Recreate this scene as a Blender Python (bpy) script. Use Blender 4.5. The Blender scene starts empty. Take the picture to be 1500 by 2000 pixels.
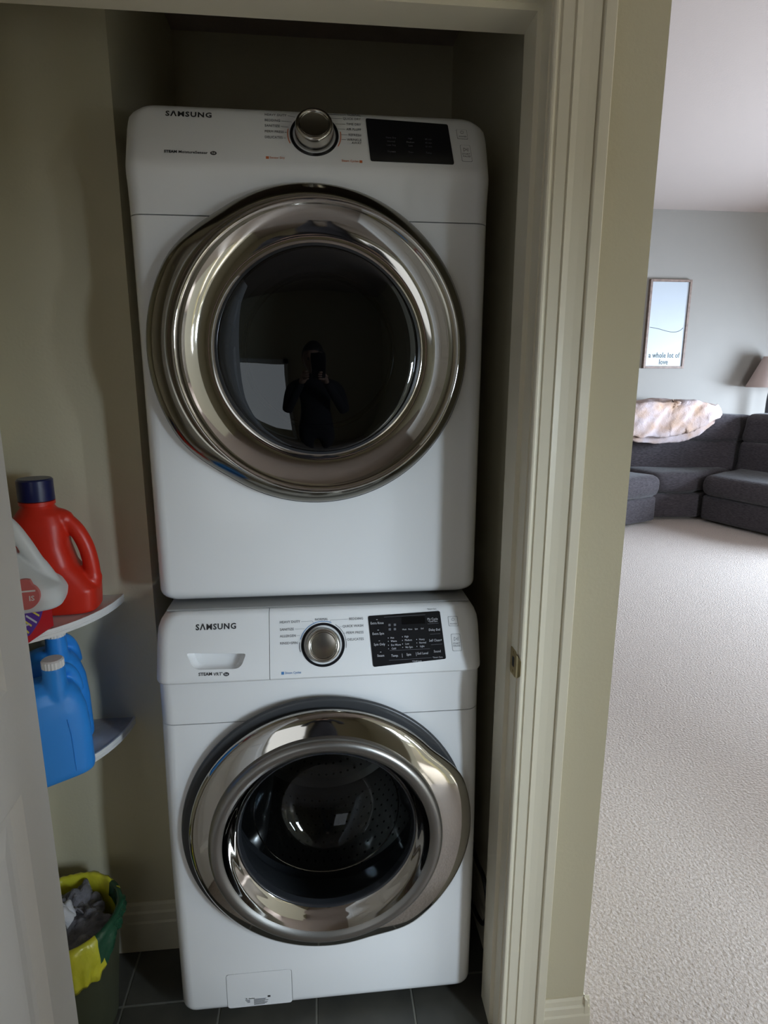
import bpy, bmesh, math, random
from mathutils import Vector, Matrix, noise
random.seed(7)
sc = bpy.context.scene
COL = sc.collection
R = math.radians
PI = math.pi

# ------------------------------------------------------------------ camera, world, light, exposure
CAM = Vector((.003, -1.29, 1.485))
yaw, pitch, roll = R(6.0), R(12.44), R(.127)
fwd = Vector((math.sin(yaw) * math.cos(pitch), math.cos(yaw) * math.cos(pitch), -math.sin(pitch)))
rgt = Vector((math.cos(yaw), -math.sin(yaw), 0)); upv = rgt.cross(fwd)
r2 = rgt * math.cos(roll) + upv * math.sin(roll); u2 = upv * math.cos(roll) - rgt * math.sin(roll)
cd = bpy.data.cameras.new('camera'); cam = bpy.data.objects.new('camera', cd); COL.objects.link(cam)
cam.matrix_world = Matrix(((r2.x, u2.x, -fwd.x, CAM.x), (r2.y, u2.y, -fwd.y, CAM.y), (r2.z, u2.z, -fwd.z, CAM.z), (0, 0, 0, 1)))
cd.sensor_fit = 'HORIZONTAL'; cd.sensor_width = 36; cd.lens = 36 * 1200 / 1500; cd.clip_start = .02
sc.camera = cam

w = bpy.data.worlds.new('world'); sc.world = w; w.use_nodes = True
w.node_tree.nodes['Background'].inputs[0].default_value = (.55, .68, .9, 1)
w.node_tree.nodes['Background'].inputs[1].default_value = .6

def area(name, loc, rot, sx, sy, power, col):
    l = bpy.data.lights.new(name, 'AREA'); l.shape = 'RECTANGLE'; l.size = sx; l.size_y = sy; l.energy = power; l.color = col
    o = bpy.data.objects.new(name, l); COL.objects.link(o); o.location = loc; o.rotation_euler = rot
    return o
# daylight from two back windows, reaching the closet through the tall slots of an added, unseen light-shaping wall, and the living room window
area('back_daylight_near', (2.45, -2.93, 1.38), (R(80), 0, 0), 1.0, 1.4, 170, (.70, .85, 1.0))
area('back_daylight_far', (3.80, -2.93, 1.40), (R(80), 0, 0), 1.0, 1.4, 125, (.80, .90, 1.0))
area('hall_daylight', (-.80, -2.93, .85), (R(80), 0, 0), .80, 1.3, 1.8, (.9, .95, 1))
area('living_daylight', (6.20, 3.1, 1.1), (R(58), 0, R(90)), 2.6, 1.3, 410, (.67, .82, 1.0))

vs = sc.view_settings
vs.view_transform = 'Standard'; vs.look = 'None'; vs.gamma = 1; vs.use_curve_mapping = False
vs.exposure = 1.2
sc.cycles.max_bounces = 9; sc.cycles.diffuse_bounces = 5; sc.cycles.glossy_bounces = 4; sc.cycles.transparent_max_bounces = 8; sc.cycles.caustics_reflective = False; sc.cycles.caustics_refractive = False

# ------------------------------------------------------------------ materials
def mat(name, col, rough=.5, metal=0, bump=0, bscale=200, vary=0, vscale=3, col2=None, spec=.5, coat=0, detail=4, aniso=0, emit=None):
    m = bpy.data.materials.new(name); m.use_nodes = True
    nt = m.node_tree; b = nt.nodes['Principled BSDF']
    b.inputs['Base Color'].default_value = (*col, 1); b.inputs['Roughness'].default_value = rough
    b.inputs['Metallic'].default_value = metal; b.inputs['Specular IOR Level'].default_value = spec
    b.inputs['Coat Weight'].default_value = coat
    tc = nt.nodes.new('ShaderNodeTexCoord')
    if vary:
        n = nt.nodes.new('ShaderNodeTexNoise'); n.inputs['Scale'].default_value = vscale; n.inputs['Detail'].default_value = detail
        nt.links.new(tc.outputs['Object'], n.inputs['Vector'])
        r = nt.nodes.new('ShaderNodeValToRGB'); r.color_ramp.elements[0].position = .3; r.color_ramp.elements[1].position = .7
        c2 = col2 or tuple(c * (1 - vary) for c in col)
        r.color_ramp.elements[0].color = (*col, 1); r.color_ramp.elements[1].color = (*c2, 1)
        nt.links.new(n.outputs[0], r.inputs[0]); nt.links.new(r.outputs[0], b.inputs['Base Color'])
    if bump:
        n = nt.nodes.new('ShaderNodeTexNoise'); n.inputs['Scale'].default_value = bscale; n.inputs['Detail'].default_value = 3
        nt.links.new(tc.outputs['Object'], n.inputs['Vector'])
        bp = nt.nodes.new('ShaderNodeBump'); bp.inputs['Strength'].default_value = bump; bp.inputs['Distance'].default_value = .01
        nt.links.new(n.outputs[0], bp.inputs['Height']); nt.links.new(bp.outputs[0], b.inputs['Normal'])
    return m

def glass_mat(name, tint, base_refl, rough=.01):
    m = bpy.data.materials.new(name); m.use_nodes = True; nt = m.node_tree; nt.nodes.clear()
    out = nt.nodes.new('ShaderNodeOutputMaterial'); mx = nt.nodes.new('ShaderNodeMixShader')
    t = nt.nodes.new('ShaderNodeBsdfTransparent'); t.inputs[0].default_value = (*tint, 1)
    g = nt.nodes.new('ShaderNodeBsdfGlossy'); g.inputs['Roughness'].default_value = rough; g.inputs[0].default_value = (.9, .95, 1, 1)
    fr = nt.nodes.new('ShaderNodeFresnel'); fr.inputs[0].default_value = base_refl
    nt.links.new(fr.outputs[0], mx.inputs[0]); nt.links.new(t.outputs[0], mx.inputs[1]); nt.links.new(g.outputs[0], mx.inputs[2])
    nt.links.new(mx.outputs[0], out.inputs[0])
    return m

M = {}
M['wall'] = mat('painted_wall', (.59, .54, .395), .75, bump=.05, bscale=160)
M['wall_living'] = mat('living_wall_paint', (.228, .209, .188), .8, bump=.04, bscale=160)
M['ceiling'] = mat('ceiling_paint', (.43, .36, .325), .85, bump=.08, bscale=120)
M['trim'] = mat('trim_paint', (.72, .665, .53), .38, bump=.02, bscale=60)
M['doorpaint'] = mat('door_paint', (.72, .71, .69), .45, bump=.04, bscale=90)
M['white'] = mat('appliance_enamel', (.80, .80, .80), .22, coat=.25)
M['offwhite'] = mat('appliance_plastic', (.78, .78, .78), .3)
M['greytop'] = mat('grey_lid', (.30, .30, .29), .35)
M['chrome'] = mat('chrome', (.46, .44, .41), .06, metal=1)
M['chrome2'] = mat('dull_chrome', (.25, .235, .20), .13, metal=1)
M['brushed'] = mat('brushed_steel', (.27, .26, .245), .36, metal=1, bump=.03, bscale=400)
M['darkring'] = mat('door_gap', (.045, .047, .05), .35)
M['knob'] = mat('knob_metal', (.50, .475, .43), .2, metal=1)
M['black'] = mat('black_print', (.02, .02, .022), .5)
M['greyprint'] = mat('grey_print', (.10, .10, .11), .5)
M['blueprint'] = mat('blue_print', (.06, .20, .45), .5)
M['orangeprint'] = mat('orange_print', (.62, .16, .05), .5)
M['display'] = mat('display_plastic', (.012, .012, .014), .16)
M['lcd'] = mat('display_window', (.005, .005, .006), .08)
M['whiteprint'] = mat('white_print', (.55, .55, .57), .5)
M['steel'] = mat('drum_steel', (.30, .295, .28), .34, metal=1)
M['rubber'] = mat('rubber', (.03, .032, .035), .55)
M['brass'] = mat('brass', (.42, .33, .16), .32, metal=1)
M['dark'] = mat('dark_hole', (.01, .008, .006), .8)
M['shelf'] = mat('shelf_white', (.75, .74, .72), .4)
M['shelf_marble'] = mat('shelf_marbled', (.62, .60, .58), .4, vary=1, vscale=14, col2=(.34, .32, .31), detail=8)
M['red'] = mat('red_plastic', (.62, .028, .012), .36, spec=.4)
M['redcard'] = mat('red_card', (.48, .012, .018), .45)
M['cap'] = mat('navy_cap', (.010, .014, .075), .3)
M['blue'] = mat('blue_plastic', (.028, .27, .78), .36)
M['jugwhite'] = mat('white_plastic', (.66, .68, .68), .38)
M['capwhite'] = mat('white_cap', (.78, .76, .74), .4)
M['pink'] = mat('pink_label', (.66, .16, .15), .5)
M['purple'] = mat('purple_print', (.09, .03, .26), .45)
M['yellowprint'] = mat('yellow_print', (.72, .62, .10), .45)
M['bin'] = mat('bin_plastic', (.07, .075, .045), .35)
M['lint'] = mat('grey_lint', (.26, .25, .28), .95, vary=.5, vscale=25, bump=.5, bscale=150)
M['tissue'] = mat('white_tissue', (.62, .62, .66), .9)
M['frame'] = mat('frame_wood', (.22, .15, .12), .6, vary=.4, vscale=30)
M['print'] = mat('print_paper', (.38, .405, .44), .4)
M['ink'] = mat('print_ink', (.03, .045, .045), .6)
M['shade'] = mat('lamp_shade', (.46, .36, .33), .9)
M['lampmetal'] = mat('lamp_metal', (.08, .08, .09), .4, metal=.6)
M['cord'] = mat('black_cord', (.012, .012, .013), .5)
M['vinyl'] = mat('grout', (.17, .165, .14), .7)
M['tile'] = mat('dark_tile', (.085, .08, .066), .42, vary=.55, vscale=7, col2=(.045, .044, .038), bump=.06, bscale=30, detail=8)

def carpet_mat():
    m = mat('carpet', (.52, .455, .415), .95, spec=.1); nt = m.node_tree; b = nt.nodes['Principled BSDF']
    tc = nt.nodes['Texture Coordinate']
    n = nt.nodes.new('ShaderNodeTexNoise'); n.inputs['Scale'].default_value = 120; n.inputs['Detail'].default_value = 5; n.inputs['Roughness'].default_value = .7
    nt.links.new(tc.outputs['Object'], n.inputs['Vector'])
    r = nt.nodes.new('ShaderNodeValToRGB'); r.color_ramp.elements[0].position = .3; r.color_ramp.elements[1].position = .72
    r.color_ramp.elements[0].color = (.36, .30, .26, 1); r.color_ramp.elements[1].color = (.66, .585, .535, 1)
    nt.links.new(n.outputs[0], r.inputs[0]); nt.links.new(r.outputs[0], b.inputs['Base Color'])
    n2 = nt.nodes.new('ShaderNodeTexNoise'); n2.inputs['Scale'].default_value = 105; n2.inputs['Detail'].default_value = 5
    nt.links.new(tc.outputs['Object'], n2.inputs['Vector'])
    bp = nt.nodes.new('ShaderNodeBump'); bp.inputs['Strength'].default_value = .7; bp.inputs['Distance'].default_value = .012
    nt.links.new(n2.outputs[0], bp.inputs['Height']); nt.links.new(bp.outputs[0], b.inputs['Normal'])
    return m
M['carpet'] = carpet_mat()
def sofa_mat():
    m = mat('sofa_corduroy', (.060, .055, .060), .9, spec=.2); nt = m.node_tree; b = nt.nodes['Principled BSDF']
    tc = nt.nodes['Texture Coordinate']
    mp = nt.nodes.new('ShaderNodeMapping'); mp.inputs['Scale'].default_value = (14, 14, 70)
    n = nt.nodes.new('ShaderNodeTexNoise'); n.inputs['Scale'].default_value = 2.2; n.inputs['Detail'].default_value = 6
    nt.links.new(tc.outputs['Object'], mp.inputs[0]); nt.links.new(mp.outputs[0], n.inputs['Vector'])
    r = nt.nodes.new('ShaderNodeValToRGB'); r.color_ramp.elements[0].position = .3; r.color_ramp.elements[1].position = .75
    r.color_ramp.elements[0].color = (.022, .018, .020, 1); r.color_ramp.elements[1].color = (.066, .055, .061, 1)
    nt.links.new(n.outputs[0], r.inputs[0]); nt.links.new(r.outputs[0], b.inputs['Base Color'])
    b.inputs['Sheen Weight'].default_value = .12; b.inputs['Sheen Roughness'].default_value = .5
    bp = nt.nodes.new('ShaderNodeBump'); bp.inputs['Strength'].default_value = .4; bp.inputs['Distance'].default_value = .01
    nt.links.new(n.outputs[0], bp.inputs['Height']); nt.links.new(bp.outputs[0], b.inputs['Normal'])
    return m
M['sofa'] = sofa_mat()
M['blanket'] = mat('blanket_plush', (.47, .40, .42), .95, vary=1, vscale=6.5, col2=(.40, .265, .19), bump=.4, bscale=90, detail=2)
M['bag'] = mat('yellow_bag', (.72, .66, .045), .28, vary=1, vscale=9, col2=(.50, .50, .03), bump=.35, bscale=40)
M['baggreen'] = mat('green_bag_print', (.015, .07, .035), .25, bump=.3, bscale=45)
M['dglass'] = glass_mat('dryer_glass', (.10, .11, .125), 1.62)
M['wglass'] = glass_mat('washer_glass', (.70, .72, .74), 1.36)
M['glassring'] = mat('glass_rim', (.022, .024, .028), .2)
M['coat'] = mat('dark_clothes', (.025, .022, .025), .9)
M['skin'] = mat('skin', (.40, .24, .17), .6)
M['hair'] = mat('hair', (.02, .015, .012), .6)
M['winframe'] = mat('window_frame_white', (.8, .8, .78), .4)

# ------------------------------------------------------------------ mesh helpers
def mesh_obj(name, me, m, parent=None, smooth=None):
    o = bpy.data.objects.new(name, me); COL.objects.link(o)
    if m is not None:
        me.materials.clear(); me.materials.append(m if not isinstance(m, str) else M[m])
    if parent is not None:
        o.parent = parent
        if parent.type == 'EMPTY' and parent.get('_w'): o.location = -parent.location
    if smooth is not None: shade(me, smooth)
    return o
def shade(me, ang):
    for p in me.polygons: p.use_smooth = True
    me.set_sharp_from_angle(angle=R(ang))
def from_bm(bm, name, m, parent=None, smooth=None):
    bmesh.ops.recalc_face_normals(bm, faces=bm.faces)
    me = bpy.data.meshes.new(name); bm.to_mesh(me); bm.free()
    return mesh_obj(name, me, m, parent, smooth)
def pyd(name, V, F, m, parent=None, smooth=None):
    me = bpy.data.meshes.new(name); me.from_pydata([tuple(v) for v in V], [], F); me.update()
    bm = bmesh.new(); bm.from_mesh(me); bmesh.ops.remove_doubles(bm, verts=bm.verts, dist=1e-6); bpy.data.meshes.remove(me)
    return from_bm(bm, name, m, parent, smooth)
def bx(bm, x0, x1, y0, y1, z0, z1, bev=0, seg=2):
    r = bmesh.ops.create_cube(bm, size=1)
    for v in r['verts']:
        v.co = Vector(((x0 + x1) / 2 + v.co.x * (x1 - x0), (y0 + y1) / 2 + v.co.y * (y1 - y0), (z0 + z1) / 2 + v.co.z * (z1 - z0)))
    if bev:
        es = list({e for v in r['verts'] for e in v.link_edges})
        bmesh.ops.bevel(bm, geom=es, offset=bev, segments=seg, affect='EDGES', profile=.5)
def box(name, b, m, parent=None, bev=0, seg=2):
    bm = bmesh.new(); bx(bm, *b, bev, seg)
    return from_bm(bm, name, m, parent, 35 if bev else None)
def boxes(name, bs, m, parent=None):
    bm = bmesh.new()
    for b in bs: bx(bm, *b)
    return from_bm(bm, name, m, parent)
def tag(o, label, cat, group=None):
    o['label'] = label; o['category'] = cat
    if group: o['group'] = group
    return o
def thing(name, loc, label, cat, group=None, rz=0, world=True):
    o = bpy.data.objects.new(name, None); COL.objects.link(o); o.location = loc; o.rotation_euler = (0, 0, rz)
    o.empty_display_size = .05
    if world: o['_w'] = 1
    return tag(o, label, cat, group)
def struct(o): o['kind'] = 'structure'; return o
def apply(o):
    bpy.context.view_layer.update()
    dg = bpy.context.evaluated_depsgraph_get()
    me = bpy.data.meshes.new_from_object(o.evaluated_get(dg)); o.modifiers.clear()
    old = o.data; o.data = me; bpy.data.meshes.remove(old)
def cut(o, cutter, keep=False):
    md = o.modifiers.new('b', 'BOOLEAN'); md.operation = 'DIFFERENCE'; md.solver = 'EXACT'; md.object = cutter
    sv = cutter.location.copy(); apply(o)
    if not keep: bpy.data.objects.remove(cutter)
def loft(rings, cap=True):
    V = []; F = []; n = len(rings[0])
    for r in rings: V += [Vector(p) for p in r]
    for i in range(len(rings) - 1):
        for j in range(n):
            k = (j + 1) % n; F.append((i * n + j, i * n + k, (i + 1) * n + k, (i + 1) * n + j))
    if cap: F.append(tuple(range(n))[::-1]); F.append(tuple((len(rings) - 1) * n + j for j in range(n)))
    return V, F
def tube_geo(path, rad, seg=10, closed=False):
    P = [Vector(p) for p in path]; n = len(P); rr = rad if isinstance(rad, (list, tuple)) else [rad] * n
    rings = []; pn = None
    for i in range(n):
        t = (P[min(i + 1, n - 1)] - P[max(i - 1, 0)]).normalized()
        a = (pn - t * pn.dot(t)).normalized() if pn else t.orthogonal().normalized()
        pn = a; b = t.cross(a)
        rings.append([P[i] + (a * math.cos(2 * PI * k / seg) + b * math.sin(2 * PI * k / seg)) * rr[i] for k in range(seg)])
    return loft(rings)
def spline(pts, n=8):
    P = [Vector(p) for p in pts]; out = []
    for i in range(len(P) - 1):
        a = P[max(i - 1, 0)]; b = P[i]; c = P[i + 1]; d = P[min(i + 2, len(P) - 1)]
        for k in range(n):
            t = k / n
            out.append(.5 * ((2 * b) + (c - a) * t + (2 * a - 5 * b + 4 * c - d) * t * t + (3 * b - a - 3 * c + d) * t ** 3))
    out.append(P[-1]); return out
def tube(name, path, rad, m, parent=None, seg=10):
    V, F = tube_geo(path, rad, seg); return pyd(name, V, F, m, parent, 60)
def slab2d(name, pts, fr, d0, d1, m, parent=None, smooth=None):
    """polygon pts (u,v) in frame fr=(O,U,Vv,N) extruded from d0 to d1 along N"""
    O, U, W, N = fr; n = len(pts)
    V = [O + U * u + W * v + N * d0 for u, v in pts] + [O + U * u + W * v + N * d1 for u, v in pts]
    F = [tuple(range(n))[::-1], tuple(range(n, 2 * n))] + [(i, (i + 1) % n, n + (i + 1) % n, n + i) for i in range(n)]
    return pyd(name, V, F, m, parent, smooth)
def rquad(q, r, seg=5):
    """rounded polygon"""
    out = []; n = len(q); q = [Vector((*p, 0)) for p in q]
    rr = r if isinstance(r, (list, tuple)) else [r] * n
    for i in range(n):
        a = (q[i - 1] - q[i]); b = (q[(i + 1) % n] - q[i]); d = min(rr[i], a.length * .49, b.length * .49)
        p0 = q[i] + a.normalized() * d; p1 = q[i] + b.normalized() * d
        for k in range(seg + 1):
            t = k / seg; p = p0 * (1 - t) ** 2 + q[i] * 2 * t * (1 - t) + p1 * t * t; out.append((p.x, p.y))
    return out
def rect(u0, u1, v0, v1): return [(u0, v0), (u1, v0), (u1, v1), (u0, v1)]
def text(name, s, fr, u, v, h, m, parent=None, align='CENTER', off=0, d=.0006, sx=1, sp=1.04):
    c = bpy.data.curves.new(name, 'FONT'); c.body = s; c.size = h / .7; c.align_x = align; c.align_y = 'CENTER'; c.offset = off
    c.space_character = sp; c.extrude = .00012; c.resolution_u = 2
    o = bpy.data.objects.new(name, c); COL.objects.link(o)
    bpy.context.view_layer.update()
    me = bpy.data.meshes.new_from_object(o.evaluated_get(bpy.context.evaluated_depsgraph_get()))
    bpy.data.objects.remove(o); bpy.data.curves.remove(c)
    O, U, W, N = fr
    for vt in me.vertices:
        x, y, z = vt.co; vt.co = O + U * (u + x * sx) + W * (v + y) + N * (d + z)
    return mesh_obj(name, me, m, parent)
def line(name, fr, a, b, wd, m, parent=None, d=.0004):
    a = Vector(a); b = Vector(b); t = (b - a).normalized() * wd / 2; n = Vector((-t.y, t.x))
    return slab2d(name, [tuple(a - n), tuple(b - n), tuple(b + n), tuple(a + n)], fr, -.0005, d, m, parent)
def arc(name, fr, c, r0, r1, a0, a1, m, parent=None, d=.0005, n=24):
    A = [R(a0 + (a1 - a0) * i / n) for i in range(n + 1)]
    pts = [(c[0] + r1 * math.cos(a), c[1] + r1 * math.sin(a)) for a in A] + [(c[0] + r0 * math.cos(a), c[1] + r0 * math.sin(a)) for a in reversed(A)]
    O, U, W, N = fr; k = n + 1; V = [O + U * u + W * v + N * d for u, v in pts]; V += [p - N * (d + .0005) for p in V]
    F = []
    for i in range(n):
        j = 2 * k - 1 - i
        F.append((i, i + 1, j - 1, j)); F.append((i, 2 * k + i, 2 * k + i + 1, i + 1)); F.append((j, j - 1, 2 * k + j - 1, 2 * k + j))
    return pyd(name, V, F, m, parent)
def revolve(name, prof, fr, m, parent=None, seg=96, mod=None, smooth=40, closed=False):
    """prof [(r,h)] about N at O; mod(angle,r)->dr"""
    O, U, W, N = fr; V = []; F = []; n = len(prof)
    for i in range(seg):
        a = 2 * PI * i / seg; e = U * math.cos(a) + W * math.sin(a)
        for r, h in prof: V.append(O + e * (r + (mod(a, r) if mod else 0)) + N * h)
    for i in range(seg):
        k = (i + 1) % seg
        for j in range(n - 1 + (1 if closed else 0)):
            l = (j + 1) % n; F.append((i * n + j, k * n + j, k * n + l, i * n + l))
    return pyd(name, V, F, m, parent, smooth)
def face_to(o, d):
    # make an open surface's normals point along d
    if sum((p.normal * p.area for p in o.data.polygons), Vector((0, 0, 0))).dot(d) < 0:
        bm = bmesh.new(); bm.from_mesh(o.data); bmesh.ops.reverse_faces(bm, faces=bm.faces); bm.to_mesh(o.data); bm.free(); shade(o.data, 40)
    return o
def smoothp(pts, n=4):
    return [(p.x, p.y) for p in spline([Vector((a, b, 0)) for a, b in pts], n)]
X, Y, Z = Vector((1, 0, 0)), Vector((0, 1, 0)), Vector((0, 0, 1))
FRONT = lambda y, x=0, z=0: (Vector((x, y, z)), X, Z, -Y)     # a plane facing the hallway

# ------------------------------------------------------------------ structure: rooms
WY = -.21          # hallway face of the closet's front wall
JY = -.10          # closet face of it
XR = .577          # outside corner of the hallway wall
HC = 3.27
def tiles():
    o = struct(box('floor_closet', (-.70, .42, JY - .11, .75, -.05, -.0012), 'vinyl'))
    px, py, g = .232, .232, .0022; me = None
    ix = -3
    for i in range(-3, 3):
        for j in range(-1, 4):
            x0, x1 = -.031 + i * px, -.031 + (i + 1) * px; y0, y1 = -.043 + (j) * py, -.043 + (j + 1) * py
            x0, x1 = max(x0, -.70), min(x1, .42); y0, y1 = max(y0, WY), min(y1, .75)
            if x1 - x0 < .02 or y1 - y0 < .02: continue
            box('tile', (x0 + g, x1 - g, y0 + g, y1 - g, -.006, 0), 'tile', o, .0012, 1)
tiles()
struct(boxes('floor', [(-1.4, 6.4, -3.6, WY, -.05, 0), (XR, 6.4, WY, 5.7, -.05, 0)], 'carpet'))
struct(box('ceiling', (-1.5, 6.5, -3.7, 5.8, HC, HC + .1), 'ceiling'))
struct(box('ceiling_hall', (-1.4, .99, -3.0, WY, 2.44, 2.52), 'ceiling'))
struct(box('ceiling_closet', (-.80, .50, WY + .01, .85, 2.44, 2.5), 'ceiling'))
LJ = -.60          # left jamb
struct(boxes('wall_front', [(.397, XR, WY, JY, 0, HC), (-1.4, LJ - .017, WY, JY, 0, HC), (LJ - .017, .397, WY, JY, 2.088, HC)], 'wall'))
struct(box('wall_closet_right', (.42, XR, JY, .85, 0, HC), 'wall'))
struct(box('wall_closet_left', (-.80, -.70, JY, .217, 0, 2.44), 'wall'))
struct(boxes('wall_return', [(-.80, -.39, .117, .217, 0, 2.44), (-.49, -.39, .217, .75, 0, 2.44)], 'wall'))
struct(box('wall_closet_back', (-.49, .42, .75, .85, 0, HC), 'wall'))
struct(box('wall_far', (XR - .1, 6.4, 5.6, 5.7, 0, HC), 'wall_living'))
struct(box('wall_right', (6.3, 6.4, -3.6, 5.6, 0, HC), 'wall_living'))
struct(box('wall_back', (1.0, 6.4, -3.1, -3.0, 0, HC), 'wall_living'))
struct(box('wall_hall_back', (-1.4, 1.0, -3.1, -3.0, 0, HC), 'wall'))
struct(box('wall_hall_right', (.90, 1.0, -3.0, -1.4, 0, HC), 'wall'))
struct(boxes('wall_light_slots', [(1.24, 1.57, -1.5, -1.4, 0, HC), (1.80, 3.2, -1.5, -1.4, 0, HC), (1.0, 1.24, -1.5, -1.4, 1.48, HC), (1.57, 1.80, -1.5, -1.4, 1.60, HC)], 'wall'))  # added unseen wall, its two slots shape the daylight falling into the closet
struct(box('wall_left', (-1.5, -1.4, -3.0, JY, 0, HC), 'wall'))
struct(box('wall_living_left', (.477, XR, .85, 5.6, 0, HC), 'wall_living'))

# windows the daylight comes through
def window(n, axis, c0, c1, z0, z1, pos, inward, cols=3):
    bs = []; t = .05; d0, d1 = sorted((pos, pos + inward * .07))
    for k in range(cols + 1):
        a = c0 + (c1 - c0) * k / cols; bs.append((a - t / 2, a + t / 2, z0 - t, z1 + t))
    for z in (z0 - t / 2, z1 + t / 2): bs.append((c0 - t / 2, c1 + t / 2, z - t / 2, z + t / 2))
    if axis == 'x': L = [(a, b, d0, d1, e, f) for a, b, e, f in bs]
    else: L = [(d0, d1, a, b, e, f) for a, b, e, f in bs]
    return struct(boxes('window_%d' % n, L, 'winframe'))
window(1, 'x', 1.95, 2.95, .68, 2.08, -3.0, 1, 1)
window(2, 'x', 3.30, 4.30, .70, 2.10, -3.0, 1, 1)
window(4, 'x', -1.20, -.40, .20, 1.50, -3.0, 1, 1)
window(3, 'y', 1.80, 4.40, .35, 1.85, 6.3, -1)

# baseboards
def baseboard_prof(h, d): return [(0, 0), (d, 0), (d, h * .60), (d * .8, h * .64), (d * .8, h * .80), (d * .55, h * .84), (d * .45, h * .95), (d * .2, h), (0, h)]
def extrude_x(name, prof, x0, x1, y, s, m, zf=0):
    V = [(x0, y + s * a, zf + b) for a, b in prof] + [(x1, y + s * a, zf + b) for a, b in prof]; n = len(prof)
    F = [tuple(range(n)), tuple(range(n, 2 * n))] + [(i, (i + 1) % n, n + (i + 1) % n, n + i) for i in range(n)]
    return pyd(name, V, F, m)
def extrude_y(name, prof, y0, y1, x, s, m):
    V = [(x + s * a, y0, b) for a, b in prof] + [(x + s * a, y1, b) for a, b in prof]; n = len(prof)
    F = [tuple(range(n)), tuple(range(n, 2 * n))] + [(i, (i + 1) % n, n + (i + 1) % n, n + i) for i in range(n)]
    return pyd(name, V, F, m)
struct(extrude_x('baseboard_front', baseboard_prof(.105, .014), .478, XR + .013, WY, -1, 'trim'))
struct(extrude_y('baseboard_corner', baseboard_prof(.105, .014), WY - .012, 5.6, XR, 1, 'trim'))
struct(extrude_x('baseboard_return', baseboard_prof(.143, .013), -.70, -.388, .117, -1, 'trim'))
struct(extrude_y('baseboard_alcove', baseboard_prof(.143, .012), JY, .75, .42, -1, 'trim'))
struct(extrude_x('baseboard_far', baseboard_prof(.105, .014), XR, 6.3, 5.6, -1, 'trim'))

# door frame: rabbeted jambs, head, casings
def jamb_side(name, s, xf):
    # s=+1 right jamb (faces -x), xf = rebate face x
    P = [(0, WY), (0, WY + .038), (-.009, WY + .0385), (-.009, WY + .045), (-.0085, JY - .004), (-.0065, JY - .0), (.018, JY - .0), (.018, WY)]
    V = []
    for z in (0, 2.078): V += [(xf + s * a, b, z) for a, b in P]
    n = len(P); F = [tuple(range(n)), tuple(range(n, 2 * n))] + [(i, (i + 1) % n, n + (i + 1) % n, n + i) for i in range(n)]
    return struct(pyd(name, V, F, 'trim'))
jamb_side('trim_1', 1, .379); jamb_side('trim_2', -1, LJ)
P = [(0, WY), (0, WY + .038), (-.010, WY + .0385), (-.010, JY), (.018, JY), (.018, WY)]
V = [(LJ - .017, b, 2.076 + a) for a, b in P] + [(.397, b, 2.076 + a) for a, b in P]; n = len(P)
struct(pyd('trim_3', V, [tuple(range(n)), tuple(range(n, 2 * n))] + [(i, (i + 1) % n, n + (i + 1) % n, n + i) for i in range(n)], 'trim'))
CAS = [(0, 0), (0, .009), (.002, .0115), (.005, .0122), (.008, .0115), (.010, .0095), (.0125, .0095), (.0135, .0128), (.031, .0150), (.0318, .0132), (.0335, .0132), (.0345, .0168), (.045, .0158), (.060, .0168), (.0735, .0185), (.0742, .0152), (.0762, .0152), (.077, .0205), (.079, .0222), (.0955, .0222), (.0975, .0205), (.0975, 0)]
def casing_v(name, x0, s, ztop):
    n = len(CAS); V = []
    V += [(x0 + s * a, WY - d, 0) for a, d in CAS]; V += [(x0 + s * a, WY - d, ztop + a) for a, d in CAS]
    F = [tuple(range(n)), tuple(range(n, 2 * n))] + [(i, (i + 1) % n, n + (i + 1) % n, n + i) for i in range(n)]
    return struct(pyd(name, V, F, 'trim'))
casing_v('trim_4', .3815, 1, 2.080); casing_v('trim_5', LJ - .003, -1, 2.080)
n = len(CAS)
V = [(LJ - .003 - a, WY - d, 2.080 + a) for a, d in CAS] + [(.3815 + a, WY - d, 2.080 + a) for a, d in CAS]
struct(pyd('trim_6', V, [tuple(range(n)), tuple(range(n, 2 * n))] + [(i, (i + 1) % n, n + (i + 1) % n, n + i) for i in range(n)], 'trim'))

# strike plate on the right jamb
sp = thing('strike_plate', (.379, WY + .019, .90), 'small brass strike plate set into the right door jamb', 'strike plate')
SF = (Vector((.379, WY, .0)), Y, Z, -X)
pl = slab2d('plate', rquad(rect(.004, .036, .903, .957), .004), SF, -.001, .0012, 'brass', sp)
slab2d('latch_hole', rquad(rect(.012, .024, .921, .942), .002), SF, .0, .0016, 'dark', sp)
for z in (.910, .950): slab2d('screw', [(.019 + .003 * math.cos(a), z + .003 * math.sin(a)) for a in [k * PI / 5 for k in range(10)]], SF, 0, .002, 'brass', sp)
V = []; lip = [(.3782, .006), (.3775, -.001), (.3785, -.008), (.382, -.0145)]
for x, y in lip:
    hz = .024 if y > -.005 else (.022 if y > -.01 else .015)
    V += [(x, WY + y, .930 - hz), (x, WY + y, .930 + hz), (x + .0012, WY + y + .001, .930 - hz), (x + .0012, WY + y + .001, .930 + hz)]
F = []
for i in range(3):
    a, b = i * 4, i * 4 + 4; F += [(a, a + 1, b + 1, b), (a + 2, b + 2, b + 3, a + 3), (a, b, b + 2, a + 2), (a + 1, a + 3, b + 3, b + 1)]
F += [(0, 2, 3, 1), (12, 13, 15, 14)]
pyd('lip', V, F, 'brass', sp)

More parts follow.
